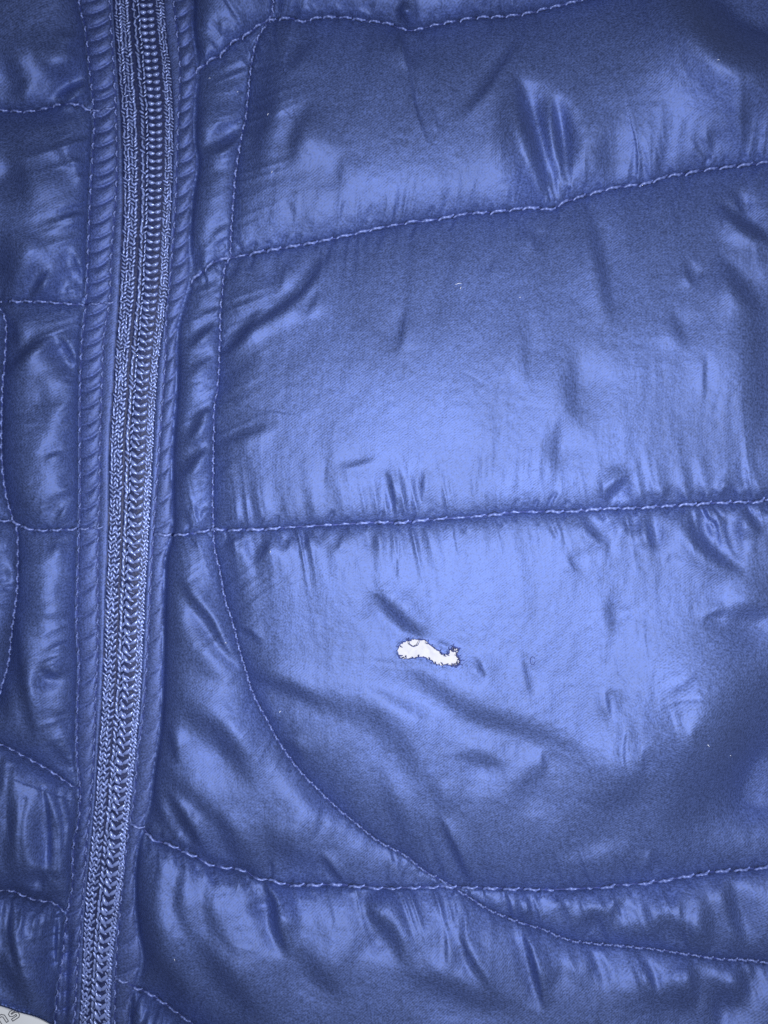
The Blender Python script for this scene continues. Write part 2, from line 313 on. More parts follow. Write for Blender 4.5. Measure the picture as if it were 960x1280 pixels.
for pts, w, dp in [
 ([(404,484),(398,505),(391,526)], 2.0, .35), ([(327,540),(323,568)], 2.0, .3), ([(447,494),(440,528)], 2.0, .35), ([(408,460),(400,500)], 2, .3), ([(803,762),(805,800),(812,850)], 2.2, .6), ([(818,770),(820,830),(815,870)], 2.5, .45), ([(788,915),(786,960)], 2.5, .6), ([(870,240),(888,318)], 2.0, .4), ([(838,500),(837,560)], 2, .3), ([(408,745),(409,790)], 2, .35), ([(885,510),(882,540)], 2, .4), ([(340,1142),(338,1160)],3,.5), ([(288,1182),(325,1190)], 3, .6),
 ([(30,1200),(64,1204)], 4, 1.2),
]: ridge(pts, w, dp)
# fine vertical rippling in the brightest part, and dimples
rip = np.exp(-((GX-640)/75)**2-((GY-585)/48)**2)
H += .42*rip*np.sin(2*np.pi*(GX+.12*(GY-585)+4*n1(GY/40, 4))/15.5)
for x, y, rx, ry, h, an in [(440,262,26,34,2.0,10),(545,225,26,20,1.6,0),(400,272,18,30,1.8,0),(590,240,22,16,1.5,0),(730,215,24,20,1.4,0),(520,575,12,22,1.4,0),(590,520,40,60,2.5,0),(790,480,60,60,3,0),(640,600,40,20,1.5,0),(700,430,30,60,-2,0),(930,330,26,24,3,30),(430,740,60,40,2.,0),(545,905,46,16,2.5,30),(420,1170,34,40,3,20),(545,1185,16,40,2,0),(360,1140,16,30,2,-20),(580,1225,14,22,1.5,0),(830,1130,22,12,1.5,0),(900,1130,18,16,1.5,0),(780,1085,26,16,1.5,0),(835,1075,16,14,1.8,0),(370,590,50,40,2.5,0),(450,560,60,40,2.5,0),(870,740,50,40,2,0),(870,800,30,40,1.5,0),(40,560,26,40,2.5,0),(60,355,24,24,2.5,0),(95,20,14,20,1.5,0),(70,180,24,24,2,0),(60,760,24,30,2,0),(40,1050,20,50,2.5,0),(200,1120,14,60,2.5,0),(330,1180,24,50,2,-20)]:
    dome(x, y, rx, ry, h, an)
crease([(160,1024),(192,1046),(228,1060),(265,1077),(319,1093),(352,1101)], 5, 7)
for x, y, dx, dy in [(183,1040,-2,24),(203,1054,2,22),(222,1062,4,26),(243,1071,6,24),(262,1081,8,26),(284,1085,8,22),(303,1088,10,20),(326,1098,12,26)]:
    crease([(x,y),(x+dx*.4,y+dy*.5),(x+dx,y+dy)], 3.2, 3.0, ends=(0,1)); ridge([(x+9,y+5),(x+9+dx*.5,y+5+dy*.5),(x+9+dx,y+dy+8)], 4, 2.0, ends=(0,1))
for x, y in [(150,1226),(163,1231),(175,1237),(187,1243),(198,1249),(210,1257),(222,1266)]:
    crease([(x,y),(x-4,y+18),(x-12,y+45)], 2.6, 3.2, ends=(0,1)); ridge([(x+6,y+3),(x+2,y+20),(x-5,y+45)], 3.2, 2.0, ends=(0,1))
crease([(86,1150),(82,1200),(76,1260),(72,1300)], 9, 12)
crease([(96,990),(92,1040),(88,1100)], 6, 5); crease([(0,940),(40,952),(96,990)], 6, 4); crease([(0,1108),(40,1118),(66,1124)], 5, 4)
crease([(255,192),(272,187),(290,177),(304,162)], 3.2, 5)
crease([(497,34),(507,58),(514,86),(519,120),(526,148),(535,180)], 3.0, 2.6)
crease([(414,313),(400,331),(374,365),(327,396),(300,422),(276,447)], 4.5, 3.0)
for pts, w, dp in [([(52,985),(60,1030),(58,1090)], 3, 3), ([(72,995),(80,1040),(74,1090)], 3, 3), ([(84,1000),(90,1030),(86,1060)], 3, 3), ([(30,1000),(24,1050),(30,1100)], 4, 2.5), ([(12,960),(8,1010),(14,1070)], 5, 4), ([(60,1092),(72,1100),(84,1096)], 4, 3),
 ([(70,1140),(68,1180),(70,1225),(66,1260)], 3.2, 5), ([(14,1122),(10,1160),(16,1200),(30,1240)], 4, 4), ([(24,1128),(20,1170)], 3, 2.5), ([(34,1130),(28,1175)], 3, 2), ([(50,1132),(46,1180)], 3, 1.8), ([(60,1135),(58,1170)], 2.5, 1.8), ([(6,1118),(0,1150)], 3, 3)]: crease(pts, w, dp, ends=(0,1))
# faint creases left by folding and wear, mostly running across the baffles
for _ in range(160):
    x = random.uniform(230, 990); y = random.uniform(-10, 1290); a = random.gauss(math.pi/2+.1, .35) if random.random() < .75 else random.uniform(0, 3.14)
    Ln = random.uniform(18, 75); bw = random.uniform(-.12, .12)*Ln
    pts = [(x-math.cos(a)*Ln/2, y-math.sin(a)*Ln/2), (x+bw*math.sin(a), y-bw*math.cos(a)), (x+math.cos(a)*Ln/2, y+math.sin(a)*Ln/2)]
    (crease if random.random() < .5 else ridge)(pts, random.uniform(1.6, 4.5), random.uniform(.2, .65))
for _ in range(1):
    H[1:-1] = (H[:-2]+2*H[1:-1]+H[2:])/4
    H[:, 1:-1] = (H[:, :-2]+2*H[:, 1:-1]+H[:, 2:])/4
for pts, w, dp in CRISP: crease(pts, w, dp)
# tight gathers drawn in by the stitches: short sharp tucks starting at the seam line
def gathers(cv, pitch, la, lb, dep, sa, sb, pr=.8):
    P = catmull(cv, 4); seg = np.hypot(*np.diff(P, axis=0).T); s = np.concatenate([[0], np.cumsum(seg)]); t = 0.0
    while t < s[-1]:
        x = np.interp(t, s, P[:, 0]); y = np.interp(t, s, P[:, 1]); tx = np.interp(t+5, s, P[:, 0])-np.interp(t-5, s, P[:, 0]); ty = np.interp(t+5, s, P[:, 1])-np.interp(t-5, s, P[:, 1])
        k = math.hypot(tx, ty)+1e-6; tx /= k; ty /= k; nx, ny = ty, -tx
        act = .55+.6*float(n1(np.array(t/60), pitch))
        for sd, ln, sl in ((1, la, sa), (-1, lb, sb)):
            if ln <= 0 or random.random() > pr: continue
            Ln = ln*random.uniform(.4, 1.0)*(2.0 if random.random() < .12 else 1)*(.6+.6*max(act, 0)); sl2 = sl+random.gauss(0, .22)
            pts = [(x+nx*sd*1.0, y+ny*sd*1.0), (x+sd*nx*Ln*.5+tx*sl2*Ln*.35, y+sd*ny*Ln*.5+ty*sl2*Ln*.35), (x+sd*nx*Ln+tx*sl2*Ln, y+sd*ny*Ln+ty*sl2*Ln)]
            wd = random.uniform(1.7, 2.6)+Ln*.03
            crease(pts, wd, 1.55*dep*random.uniform(.5, 1.15), ends=(0, 1))
            ox = tx*wd*2.0; oy = ty*wd*2.0
            ridge([(a_+ox, b_+oy) for a_, b_ in pts], wd*1.1, dep*.7*random.uniform(.5, 1.1), ends=(0, 1))
        t += pitch*random.uniform(.75, 1.25)
gathers(H1, 19, 14, 12, 1.6, .2, -.1, .7); gathers(H2, 20, 20, 20, 1.8, .45, -.35, .85); gathers(H3, 21, 17, 20, 2.1, .5, .35, .9)
gathers(H4, 22, 18, 18, 1.9, .3, .3, .85); gathers(VF, 14, 12, 12, 1.2, .6, .6, .6); gathers(VA, 15, 9, 9, 1.2, .3, .3, .6); gathers(VB, 19, 0, 15, 1.6, .3, .4, .8)
gathers(L1, 17, 12, 14, 1.5, .2, .2); gathers(L2, 17, 14, 14, 1.5, .2, .2); gathers(L3, 17, 12, 12, 1.5, .2, .2); gathers(L4, 14, 10, 18, 1.6, .2, .2); gathers(L5, 12, 10, 24, 1.8, .2, -.1); gathers(H5, 13, 8, 26, 2.0, .2, -.3)
crease([(545,800),(556,808),(572,812)], 3.5, 1.6)
H += HBASE
H = np.where(H < -4, -4-9*(1-np.exp((H+4)/9)), H)
#ENDFOLDS

# ------------------------------------------------------------------ narrow strips and zip
def strip(xl, xr, pitch_fn, amp_fn, slant, bow, base, seed):
    m = (GX > xl) & (GX < xr)
    u = np.clip((GX-xl)/np.maximum(xr-xl, 1), 0, 1)
    yy = GY+slant*(u-.5)*20-bow*4*u*(1-u)*6+3*n1(GY/26, seed)+2*n1(GY/9+u*1.5, seed+2)
    ph = np.cumsum(STEP/pitch_fn(gy)); PH = np.interp(yy, gy, ph)
    fr = PH-np.floor(PH)
    rib = (1-np.exp(-np.minimum(fr, 1-fr)/.13))*(0.85+0.15*n1(np.floor(PH)*1.7, seed+3))
    skew = 1.0-0.35*fr
    prof = (4*u*(1-u)+1e-4)**0.45
    val = base+prof*(amp_fn(GY)*rib*skew+2.0)
    return m, val

m1, v1 = strip(XVB, XVC, lambda y: np.interp(y, [-60, 300, 640, 700, 1350], [18, 19, 21, 30, 22]), lambda y: np.interp(y, [-60, 640, 720, 900, 1350], [9.0, 8.5, 7, 6, 9]), .6, .7, 0.6, 3)
bl = sstep(0, 7, XVB-GX)*(GX < XVB)+sstep(0, 7, GX-XVE)*(GX > XVE)
H = np.where(instrip, H, .6+(H-.6)*bl)
H = np.where(m1, v1, H)
m2 = (GX >= XVC) & (GX <= XZL)
u2 = (GX-XVC)/np.maximum(XZL-XVC, 1)
H = np.where(m2, 1.0+3.2*np.sqrt(np.clip(4*u2*(1-u2), 0, 1))+.5*n1(GY/8, 8), H)
m3 = (GX > XZR) & (GX <= XVD)
u3 = (GX-XZR)/np.maximum(XVD-XZR, 1)
H = np.where(m3, 1.0+3.0*np.sqrt(np.clip(4*u3*(1-u3), 0, 1))+.5*n1(GY/9, 18), H)
m4, v4 = strip(XVD, XVE, lambda y: np.interp(y, [-60, 350, 640, 700, 1350], [19, 22, 34, 36, 40]), lambda y: np.interp(y, [-60, 350, 640, 900, 1350], [9.0, 8, 6.0, 5, 7]), .65, .6, 0.6, 11)
H = np.where(m4, v4, H)
mz = (GX > XZL) & (GX <= XZR)
uz = (GX-XZL)/np.maximum(XZR-XZL, 1)
def zip_profile(u):
    return 2.0+3.5*np.exp(-((u-.62)/.26)**2)-2.6*np.exp(-((u-.46)/.035)**2)-1.6*np.exp(-((u-.36)/.02)**2)
H = np.where(mz, zip_profile(uz)*np.clip(4*uz*(1-uz)*6, 0, 1), H)

crease([(88,1140),(84,1190),(82,1240),(80,1290)], 5, 11, ends=(1,0)); crease([(96,1010),(93,1060),(90,1110)], 5, 3)
# the hem rolls down to the sheet at the lower left corner
w, d, sg, s, L = polyfield(HEM, 40)
below = GY > fyHEM(GX)
dd = np.full_like(GX, 99); dd[w] = d
left = GX < XVC+4
roll_h = -8*np.exp(-(dd/7)**1.3)
H = np.where(left & ~below, H+roll_h, H)

# ------------------------------------------------------------------ the torn hole
HOLE = np.array([(497,813),(500,806),(506,802),(514,799),(524,799),(531,800),(537,804),(541,809),(547,812),(552,816),(556,818),(561,815),(564,811),(569,809),(573,812),(572,819),(575,826),(573,831),(566,833),(559,831),(549,832),(543,829),(537,825),(528,822),(519,822),(511,824),(503,823),(498,819)], float)
hp = catmull(list(map(tuple, np.vstack([HOLE, HOLE[:1]]))), 1.2)
def in_poly(x, y, P):
    c = np.zeros(x.shape, bool)
    x1, y1 = P[:-1,0], P[:-1,1]; x2, y2 = P[1:,0], P[1:,1]
    for a, b, e, f in zip(x1, y1, x2, y2):
        if b == f: continue
        t = ((b > y) != (f > y)) & (x < (e-a)*(y-b)/(f-b)+a)
        c ^= t
    return c
hp = hp+np.column_stack([n1(np.arange(len(hp))/1.6, 5)*.9, n1(np.arange(len(hp))/1.6, 15)*.9]); hp[-1] = hp[0]
hw = window(hp, 30)
hx, hy = GX[hw].copy(), GY[hw].copy()
dh = np.sqrt(((hx[..., None]-hp[:,0])**2+(hy[..., None]-hp[:,1])**2))
near = dh.argmin(-1); dmin = dh.min(-1)
inside = in_poly(hx, hy, hp)
H[hw] += 0.9*np.exp(-(dmin/2.5)**2)*(0.4+1.1*n2(hx/4, hy/4, 3))-.5*np.exp(-((dmin-7)/6)**2)
HOLE_Z = float(H[window(np.array([[535., 840.]]), 2)].mean())

H += 0.40*n2(GX/11+.3*GY/60, GY/45, 6)*np.where(instrip, 0, 1)+0.30*n2(GX/8, GY/8, 1)*np.where(instrip, 0, 1)+0.35*n2(GX/60, GY/60, 2)*np.where(instrip, 0, 1)

# ------------------------------------------------------------------ world positions
def to_world(px, py, h):
    k = (1-h/D)
    return (px-480)*S*k, (640-py)*S*k, h*S
VX, VY = GX.copy(), GY.copy()
hemy = fyHEM(GX); VY = np.where((np.abs(GY-hemy) <= STEP*.5+1e-4) & (GX < XVC), hemy, VY)
snap = inside & (dmin < 2.3)
tmpx, tmpy = VX[hw], VY[hw]
tmpx[snap] = hp[near[snap], 0]; tmpy[snap] = hp[near[snap], 1]
VX[hw] = tmpx; VY[hw] = tmpy
wx, wy, wz = to_world(VX, VY, H)
COORD = np.stack([wx, wy, wz], -1).astype(np.float32)

def height_at(x, y):
    i = np.clip((x-X0)/STEP, 0, NX-1.01); j = np.clip((y-Y0)/STEP, 0, NY-1.01)
    i0 = np.floor(i).astype(int); j0 = np.floor(j).astype(int); f = i-i0; g = j-j0
    return (H[j0, i0]*(1-f)+H[j0, i0+1]*f)*(1-g)+(H[j0+1, i0]*(1-f)+H[j0+1, i0+1]*f)*g

# ------------------------------------------------------------------ materials
def new_mat(name):
    m = bpy.data.materials.new(name); m.use_nodes = True
    return m, m.node_tree.nodes, m.node_tree.links, m.node_tree.nodes['Principled BSDF']

def fabric_material(name, col, rough=0.69, metal=0.70, bump=0.7, grain=1.35):
    m, N, Lk, b = new_mat(name)
    tc = N.new('ShaderNodeTexCoord')
    nz = N.new('ShaderNodeTexNoise'); nz.inputs['Scale'].default_value = 2100; nz.inputs['Detail'].default_value = 3.0
    Lk.new(tc.outputs['Object'], nz.inputs['Vector'])
    big = N.new('ShaderNodeTexNoise'); big.inputs['Scale'].default_value = 60; big.inputs['Detail'].default_value = 4
    Lk.new(tc.outputs['Object'], big.inputs['Vector'])
    # twill weave: two fine diagonal waves
    mp = N.new('ShaderNodeMapping'); mp.inputs['Rotation'].default_value = (0, 0, math.radians(52)); Lk.new(tc.outputs['Object'], mp.inputs['Vector'])
    wv = N.new('ShaderNodeTexWave'); wv.inputs['Scale'].default_value = 620; wv.inputs['Distortion'].default_value = 1.5; wv.inputs['Detail'].default_value = 1
    Lk.new(mp.outputs[0], wv.inputs['Vector'])
    mp2 = N.new('ShaderNodeMapping'); mp2.inputs['Rotation'].default_value = (0, 0, math.radians(-3)); mp2.inputs['Scale'].default_value = (1, 0.12, 1); Lk.new(tc.outputs['Object'], mp2.inputs['Vector'])
    fib = N.new('ShaderNodeTexNoise'); fib.inputs['Scale'].default_value = 900; fib.inputs['Detail'].default_value = 2; Lk.new(mp2.outputs[0], fib.inputs['Vector'])
    add = N.new('ShaderNodeMath'); add.operation = 'ADD'; Lk.new(nz.outputs['Fac'], add.inputs[0]); wm = N.new('ShaderNodeMath'); wm.operation = 'MULTIPLY'; wm.inputs[1].default_value = .2; Lk.new(wv.outputs['Fac'], wm.inputs[0]); Lk.new(wm.outputs[0], add.inputs[1])
    add2 = N.new('ShaderNodeMath'); add2.operation = 'MULTIPLY_ADD'; Lk.new(fib.outputs['Fac'], add2.inputs[0]); add2.inputs[1].default_value = 1.0; Lk.new(add.outputs[0], add2.inputs[2])
    bp = N.new('ShaderNodeBump'); bp.inputs['Strength'].default_value = bump; bp.inputs['Distance'].default_value = 0.00012
    Lk.new(add2.outputs[0], bp.inputs['Height']); Lk.new(bp.outputs[0], b.inputs['Normal'])
    # fibre-to-fibre colour variation
    cr = N.new('ShaderNodeMapRange'); cr.inputs[1].default_value = 0.3; cr.inputs[2].default_value = 0.7; cr.inputs[3].default_value = 1-0.28*grain; cr.inputs[4].default_value = 1+0.28*grain
    Lk.new(nz.outputs['Fac'], cr.inputs[0])
    cb = N.new('ShaderNodeMapRange'); cb.inputs[1].default_value = 0.3; cb.inputs[2].default_value = 0.7; cb.inputs[3].default_value = 0.9; cb.inputs[4].default_value = 1.1
    Lk.new(big.outputs['Fac'], cb.inputs[0])
    mul = N.new('ShaderNodeMath'); mul.operation = 'MULTIPLY'; Lk.new(cr.outputs[0], mul.inputs[0]); Lk.new(cb.outputs[0], mul.inputs[1])
    vm = N.new('ShaderNodeVectorMath'); vm.operation = 'SCALE'; vm.inputs[0].default_value = col; Lk.new(mul.outputs[0], vm.inputs['Scale'])
    Lk.new(vm.outputs[0], b.inputs['Base Color'])
    rr = N.new('ShaderNodeMapRange'); rr.inputs[1].default_value = 0.35; rr.inputs[2].default_value = 0.65; rr.inputs[3].default_value = rough-.05; rr.inputs[4].default_value = rough+.05
    Lk.new(nz.outputs['Fac'], rr.inputs[0]); Lk.new(rr.outputs[0], b.inputs['Roughness'])
    b.inputs['Metallic'].default_value = metal
    b.inputs['Specular IOR Level'].default_value = 0.9; b.inputs['IOR'].default_value = 1.72; b.inputs['Specular Tint'].default_value = (.84, .88, 1, 1)
    return m

MAT_NYLON = fabric_material('navy_nylon', (0.093, 0.140, 0.355))
MAT_STRIP = fabric_material('navy_strip', (0.100, 0.145, 0.37))

def plain_material(name, col, rough, noise_scale=0, amp=0.2, metal=0.0, bump=0.0, bscale=1500):
    m, N, Lk, b = new_mat(name)
    b.inputs['Roughness'].default_value = rough; b.inputs['Metallic'].default_value = metal
    tc = N.new('ShaderNodeTexCoord'); nz = N.new('ShaderNodeTexNoise'); nz.inputs['Scale'].default_value = noise_scale or 500; nz.inputs['Detail'].default_value = 3
    Lk.new(tc.outputs['Object'], nz.inputs['Vector'])
    mr = N.new('ShaderNodeMapRange'); mr.inputs[1].default_value = .3; mr.inputs[2].default_value = .7; mr.inputs[3].default_value = 1-amp; mr.inputs[4].default_value = 1+amp
    Lk.new(nz.outputs['Fac'], mr.inputs[0])
    vm = N.new('ShaderNodeVectorMath'); vm.operation = 'SCALE'; vm.inputs[0].default_value = col; Lk.new(mr.outputs[0], vm.inputs['Scale']); Lk.new(vm.outputs[0], b.inputs['Base Color'])
    if bump:
        n2_ = N.new('ShaderNodeTexNoise'); n2_.inputs['Scale'].default_value = bscale; Lk.new(tc.outputs['Object'], n2_.inputs['Vector'])
        bp = N.new('ShaderNodeBump'); bp.inputs['Strength'].default_value = bump; bp.inputs['Distance'].default_value = .0002
        Lk.new(n2_.outputs['Fac'], bp.inputs['Height']); Lk.new(bp.outputs[0], b.inputs['Normal'])
    return m
MAT_THREAD = plain_material('pale_blue_thread', (0.13, 0.175, 0.41), 0.45, 900, .3, 0.2)
MAT_TAPE = plain_material('zip_tape', (0.014, 0.022, 0.085), 0.6, 1400, .4, 0, .8, 1800)
MAT_KNIT = plain_material('zip_knit', (0.25, 0.32, 0.64), 0.30, 700, .35, 0.25)
MAT_TOOTH = plain_material('zip_coil', (0.26, 0.33, 0.66), 0.28, 400, .3, 0.25)
MAT_WAD = plain_material('white_wadding', (0.45, 0.445, 0.50), 0.9, 500, .05, 0, 1.0, 700)
MAT_FRAY = plain_material('frayed_navy', (0.03, 0.045, 0.19), 0.6, 900, .4)
MAT_SHEET = plain_material('white_print_sheet', (0.90, 0.91, 0.93), 0.5, 80, .02)
MAT_INK = plain_material('grey_ink', (0.12, 0.12, 0.14), 0.5, 300, .1)
MAT_TABLE = plain_material('table_white', (0.6, 0.6, 0.62), 0.5, 30, .05)
MAT_LINT = plain_material('lint', (0.7, 0.74, 0.85), 0.8, 300, .1)

# ------------------------------------------------------------------ mesh helpers
COL = scn.collection
def mesh_from(name, verts, faces, mat, smooth=True):
    """faces: (n,4) or (n,3) int array"""
    verts = np.asarray(verts, np.float32); faces = np.asarray(faces, np.int32)
    me = bpy.data.meshes.new(name)
    nf, k = faces.shape
    me.vertices.add(len(verts)); me.vertices.foreach_set('co', verts.ravel())
    me.loops.add(nf*k); me.loops.foreach_set('vertex_index', faces.ravel())
    me.polygons.add(nf); me.polygons.foreach_set('loop_start', np.arange(0, nf*k, k, dtype=np.int32))
    if smooth: me.polygons.foreach_set('use_smooth', np.ones(nf, bool))
    me.update(calc_edges=True)
    me.materials.append(mat)
    return me
def link(name, me, parent=None, label=None, category=None, group=None, kind=None):
    o = bpy.data.objects.new(name, me); COL.objects.link(o)
    if parent is not None: o.parent = parent
    for k, v in (('label', label), ('category', category), ('group', group), ('kind', kind)):
        if v: o[k] = v
    return o

# ------------------------------------------------------------------ table and sheet below
def slab(x0, y0, x1, y1, zt, th, bevel=0):
    v = []
    for z in (zt-th, zt):
        for x, y in ((x0, y0), (x1, y0), (x1, y1), (x0, y1)):
            v.append(((x-480)*S, (640-y)*S, z*S))
    f = [(0,1,2,3),(4,7,6,5),(0,4,5,1),(1,5,6,2),(2,6,7,3),(3,7,4,0)]
    return v, f
v, f = slab(-2600, -2600, 3600, 3900, -24, 100)
link('table_top', mesh_from('table_top', v, f, MAT_TABLE, False), kind='structure')
v, f = slab(-420, 900, 420, 1650, -14.5, 1.5)
sheet = link('printed_sheet', mesh_from('printed_sheet', v, f, MAT_SHEET, False), label='white printed sheet with outlined grey letters showing below the jacket hem', category='sheet')

def ribbon_tube(paths, rad, mat, name, sides=5, zoff=0.0, closed=False):
    """paths: list of (n,3) plan points (px,py,h)"""
    V, F = [], []
    for P in paths:
        P = np.asarray(P, float); n = len(P); base = len(V)
        r = rad if np.isscalar(rad) else None
        for i in range(n):
            a = P[max(i-1, 0)]; b = P[min(i+1, n-1)]
            t = b-a; t /= (np.linalg.norm(t)+1e-9)
            s = np.cross(t, (0, 0, 1.0)); ls = np.linalg.norm(s); s = s/ls if ls > 1e-6 else np.array([1., 0, 0])
            u = np.cross(s, t)
            rr = rad*(1.0 if 0 < i < n-1 else 0.45)
            for q in range(sides):
                an = 2*math.pi*q/sides
                p = P[i]+(s*math.cos(an)+u*math.sin(an))*rr
                V.append(to_world(p[0], p[1], p[2]+zoff))
            if i < n-1:
                for q in range(sides):
                    q2 = (q+1) % sides
                    F.append((base+i*sides+q, base+i*sides+q2, base+(i+1)*sides+q2, base+(i+1)*sides+q))
    return mesh_from(name, V, F, mat)

# outlined letters "n s" printed on the sheet, running up to the right
def letter_paths():
    ang = math.radians(-33); c, s = math.cos(ang), math.sin(ang)
    def T(x, y, ox, oy): return (ox+x*c-y*s, oy+x*s+y*c, -14.4)
    nn = [(0,0),(0,-9),(3,-12),(9,-12),(12,-9),(12,0),(9,0),(9,-8),(7.5,-9.5),(4.5,-9.5),(3,-8),(3,0),(0,0)]
    ss = [(11,-12),(3,-12),(0,-10),(0,-7),(3,-5),(8,-5),(8,-3),(0,-3),(0,0),(9,0),(11.5,-2),(11.5,-6),(8,-8),(3.5,-8),(3.5,-9.3),(11,-9.3),(11,-12)]
    return [[T(x, y, 0.5, 1283) for x, y in nn], [T(x, y, 16, 1276.5) for x, y in ss], [T(x, y, -16, 1294) for x, y in nn]]
for q, P in enumerate(letter_paths()):
    V, F = [], []
    P = np.array(P)
    for i in range(len(P)-1):
        a, b = P[i, :2], P[i+1, :2]; t = (b-a)/(np.hypot(*(b-a))+1e-9); nrm = np.array([-t[1], t[0]])*0.55
        a = a-t*.4; b = b+t*.4
        k = len(V)
        for pt in (a-nrm, b-nrm, b+nrm, a+nrm): V.append(to_world(pt[0], pt[1], -14.3+0.01*i))
        F.append((k+3, k+2, k+1, k))
    link('letter', mesh_from('letter', V, F, MAT_INK, False), parent=sheet)

# ------------------------------------------------------------------ the jacket: panels cut out of the height field
jacket = link('jacket', None, label='navy blue quilted puffer jacket with a small torn hole, closed zipper and stitched baffles', category='jacket')

FX = (GX[:-1, :-1]+STEP/2); FY = (GY[:-1, :-1]+STEP/2)
def at(f): return f(FY)
xa, xb, xc, xzl, xzr, xd, xe, xf = [f(FY) for f in (fxVA, fxVB, fxVC, fxZL, fxZR, fxVD, fxVE, fxVF)]
y1, y2, y3, y4, y5 = [f(FX) for f in (fyH1, fyH2, fyH3, fyH4, fyH5)]
l1, l2, l3, l4, l5, yh = [f(FX) for f in (fyL1, fyL2, fyL3, fyL4, fyL5, fyHEM)]
main = FX > xf
face = (FX > xe) & ~main
leftm = FX < xb
LAB = np.zeros(FX.shape, int)
def setl(m, v): LAB[m] = v
for base, msk, ys in ((10, main, (y1, y2, y3, y4)), (20, face, (y1, y2, y3, y4, y5)), (30, leftm, (l1, l2, l3, l4, l5))):
    idx = np.zeros(FX.shape, int)
    for yv in ys: idx += (FY > yv)
    LAB[msk] = base+idx[msk]
sliver = leftm & (FX < xa) & (FY > l2) & (FY < l4)
LAB[sliver] = 36+(FY > l3)[sliver].astype(int)
LAB[(FX >= xb) & (FX < xc)] = 40
LAB[(FX >= xc) & (FX < xzl)] = 41
LAB[(FX >= xzl) & (FX < xzr)] = 42
LAB[(FX >= xzr) & (FX < xd)] = 43
LAB[(FX >= xd) & (FX <= xe)] = 44
# open sheet below the hem, and the torn hole
over = (GY > hemy+STEP*.5+1e-3) & (GX < XVC+3)
LAB[over[:-1, :-1] | over[1:, :-1] | over[:-1, 1:] | over[1:, 1:]] = 0
fh = (slice(hw[0].start, hw[0].stop-1), slice(hw[1].start, hw[1].stop-1))
keep_v = np.ones(GX.shape, bool); tmpv = keep_v[hw]; tmpv[inside & ~snap] = False; keep_v[hw] = tmpv
allv = keep_v[:-1, :-1] & keep_v[1:, :-1] & keep_v[:-1, 1:] & keep_v[1:, 1:]
LAB[~allv] = 0
# a quad whose four corners all sit on the rim lies inside the hole
rim = np.zeros(GX.shape, bool); tr = rim[hw]; tr[snap] = True; rim[hw] = tr
LAB[rim[:-1, :-1] & rim[1:, :-1] & rim[:-1, 1:] & rim[1:, 1:]] = 0

VIDX = np.arange(NX*NY).reshape(NY, NX)
def cut(label):
    m = LAB == label
    a = VIDX[:-1, :-1][m]; b = VIDX[1:, :-1][m]; c = VIDX[1:, 1:][m]; d = VIDX[:-1, 1:][m]
    f = np.stack([a, b, c, d], 1)
    u, inv = np.unique(f.ravel(), return_inverse=True)
    return COORD.reshape(-1, 3)[u], inv.reshape(-1, 4)
PANELS = {
 10: 'quilted panel along the top edge', 11: 'broad upper quilted panel', 12: 'broad middle quilted panel', 13: 'quilted panel with a torn hole showing white wadding', 14: 'narrow wedge panel between two crossing seams',
 20: 'short front panel at the top beside the zip', 21: 'upper front panel beside the zip', 22: 'middle front panel beside the zip', 23: 'curved front panel beside the zip', 24: 'lower gathered panel', 25: 'hem panel at the foot of the zip',
 30: None, 31: None, 32: None, 33: None, 34: None, 35: None, 36: None, 37: None}
panel_obj = {}
for lb, txt in PANELS.items():
    v, f = cut(lb)
    if len(f) == 0: continue
    panel_obj[lb] = link('quilted_panel', mesh_from('quilted_panel', v, f, MAT_NYLON), parent=jacket, label=txt)
for lb, nm in ((40, 'gathered_strip'), (41, 'piping'), (43, 'piping'), (44, 'gathered_strip')):
    v, f = cut(lb)
    link(nm, mesh_from(nm, v, f, MAT_STRIP), parent=jacket)
v, f = cut(42)
zipper = link('zipper', mesh_from('zipper_tape', v, f, MAT_TAPE), parent=jacket)

# hem fabric folded under, seen at the lower left edge
P = catmull(HEM, 5); P = P[P[:, 0] < 130]
V, F = [], []
for i, (x, y) in enumerate(P):
    hh = float(height_at(x, y-1))
    for x2, y2_, z in ((x, y+.5, hh+1), (x, y+1.5, hh-3), (x, y-2, -13.5), (x, y-40, -14)): V.append(to_world(x2, y2_, z))
    if i < len(P)-1:
        for q in range(3): F.append((i*4+q, i*4+q+1, (i+1)*4+q+1, (i+1)*4+q))
link('hem_edge', mesh_from('hem_edge', V, F, MAT_NYLON), parent=jacket)

# ------------------------------------------------------------------ stitches
def stitch_mesh(length, rad, name='stitch'):
    """a short twisted thread lying along +x, bowed up in the middle, in metres"""
    V, F = [], []; n, sd = 11, 6
    for i in range(n+1):
        t = i/n; x = (t-.5)*length; z = rad*(1.1*math.sin(math.pi*t))-rad*.3; r = rad*(0.35+0.5*math.sin(math.pi*min(max(t, .06), .94))**.5)*(1+.28*math.sin(2*math.pi*3.2*t))
        y = rad*.5*math.sin(2*math.pi*t)
        for q in range(sd):
            a = 2*math.pi*q/sd
            V.append((x*S, (y+r*math.cos(a))*S, (z+r*math.sin(a))*S))
    for i in range(n):
        for q in range(sd):
            q2 = (q+1) % sd; F.append((i*sd+q, (i+1)*sd+q, (i+1)*sd+q2, i*sd+q2))
    return mesh_from(name, V, F, MAT_THREAD)
ST = {k: stitch_mesh(l, r) for k, (l, r) in {'long': (20, 2.5), 'mid': (15.5, 2.2), 'short': (11, 1.8), 'dot': (8, 1.7)}.items()}

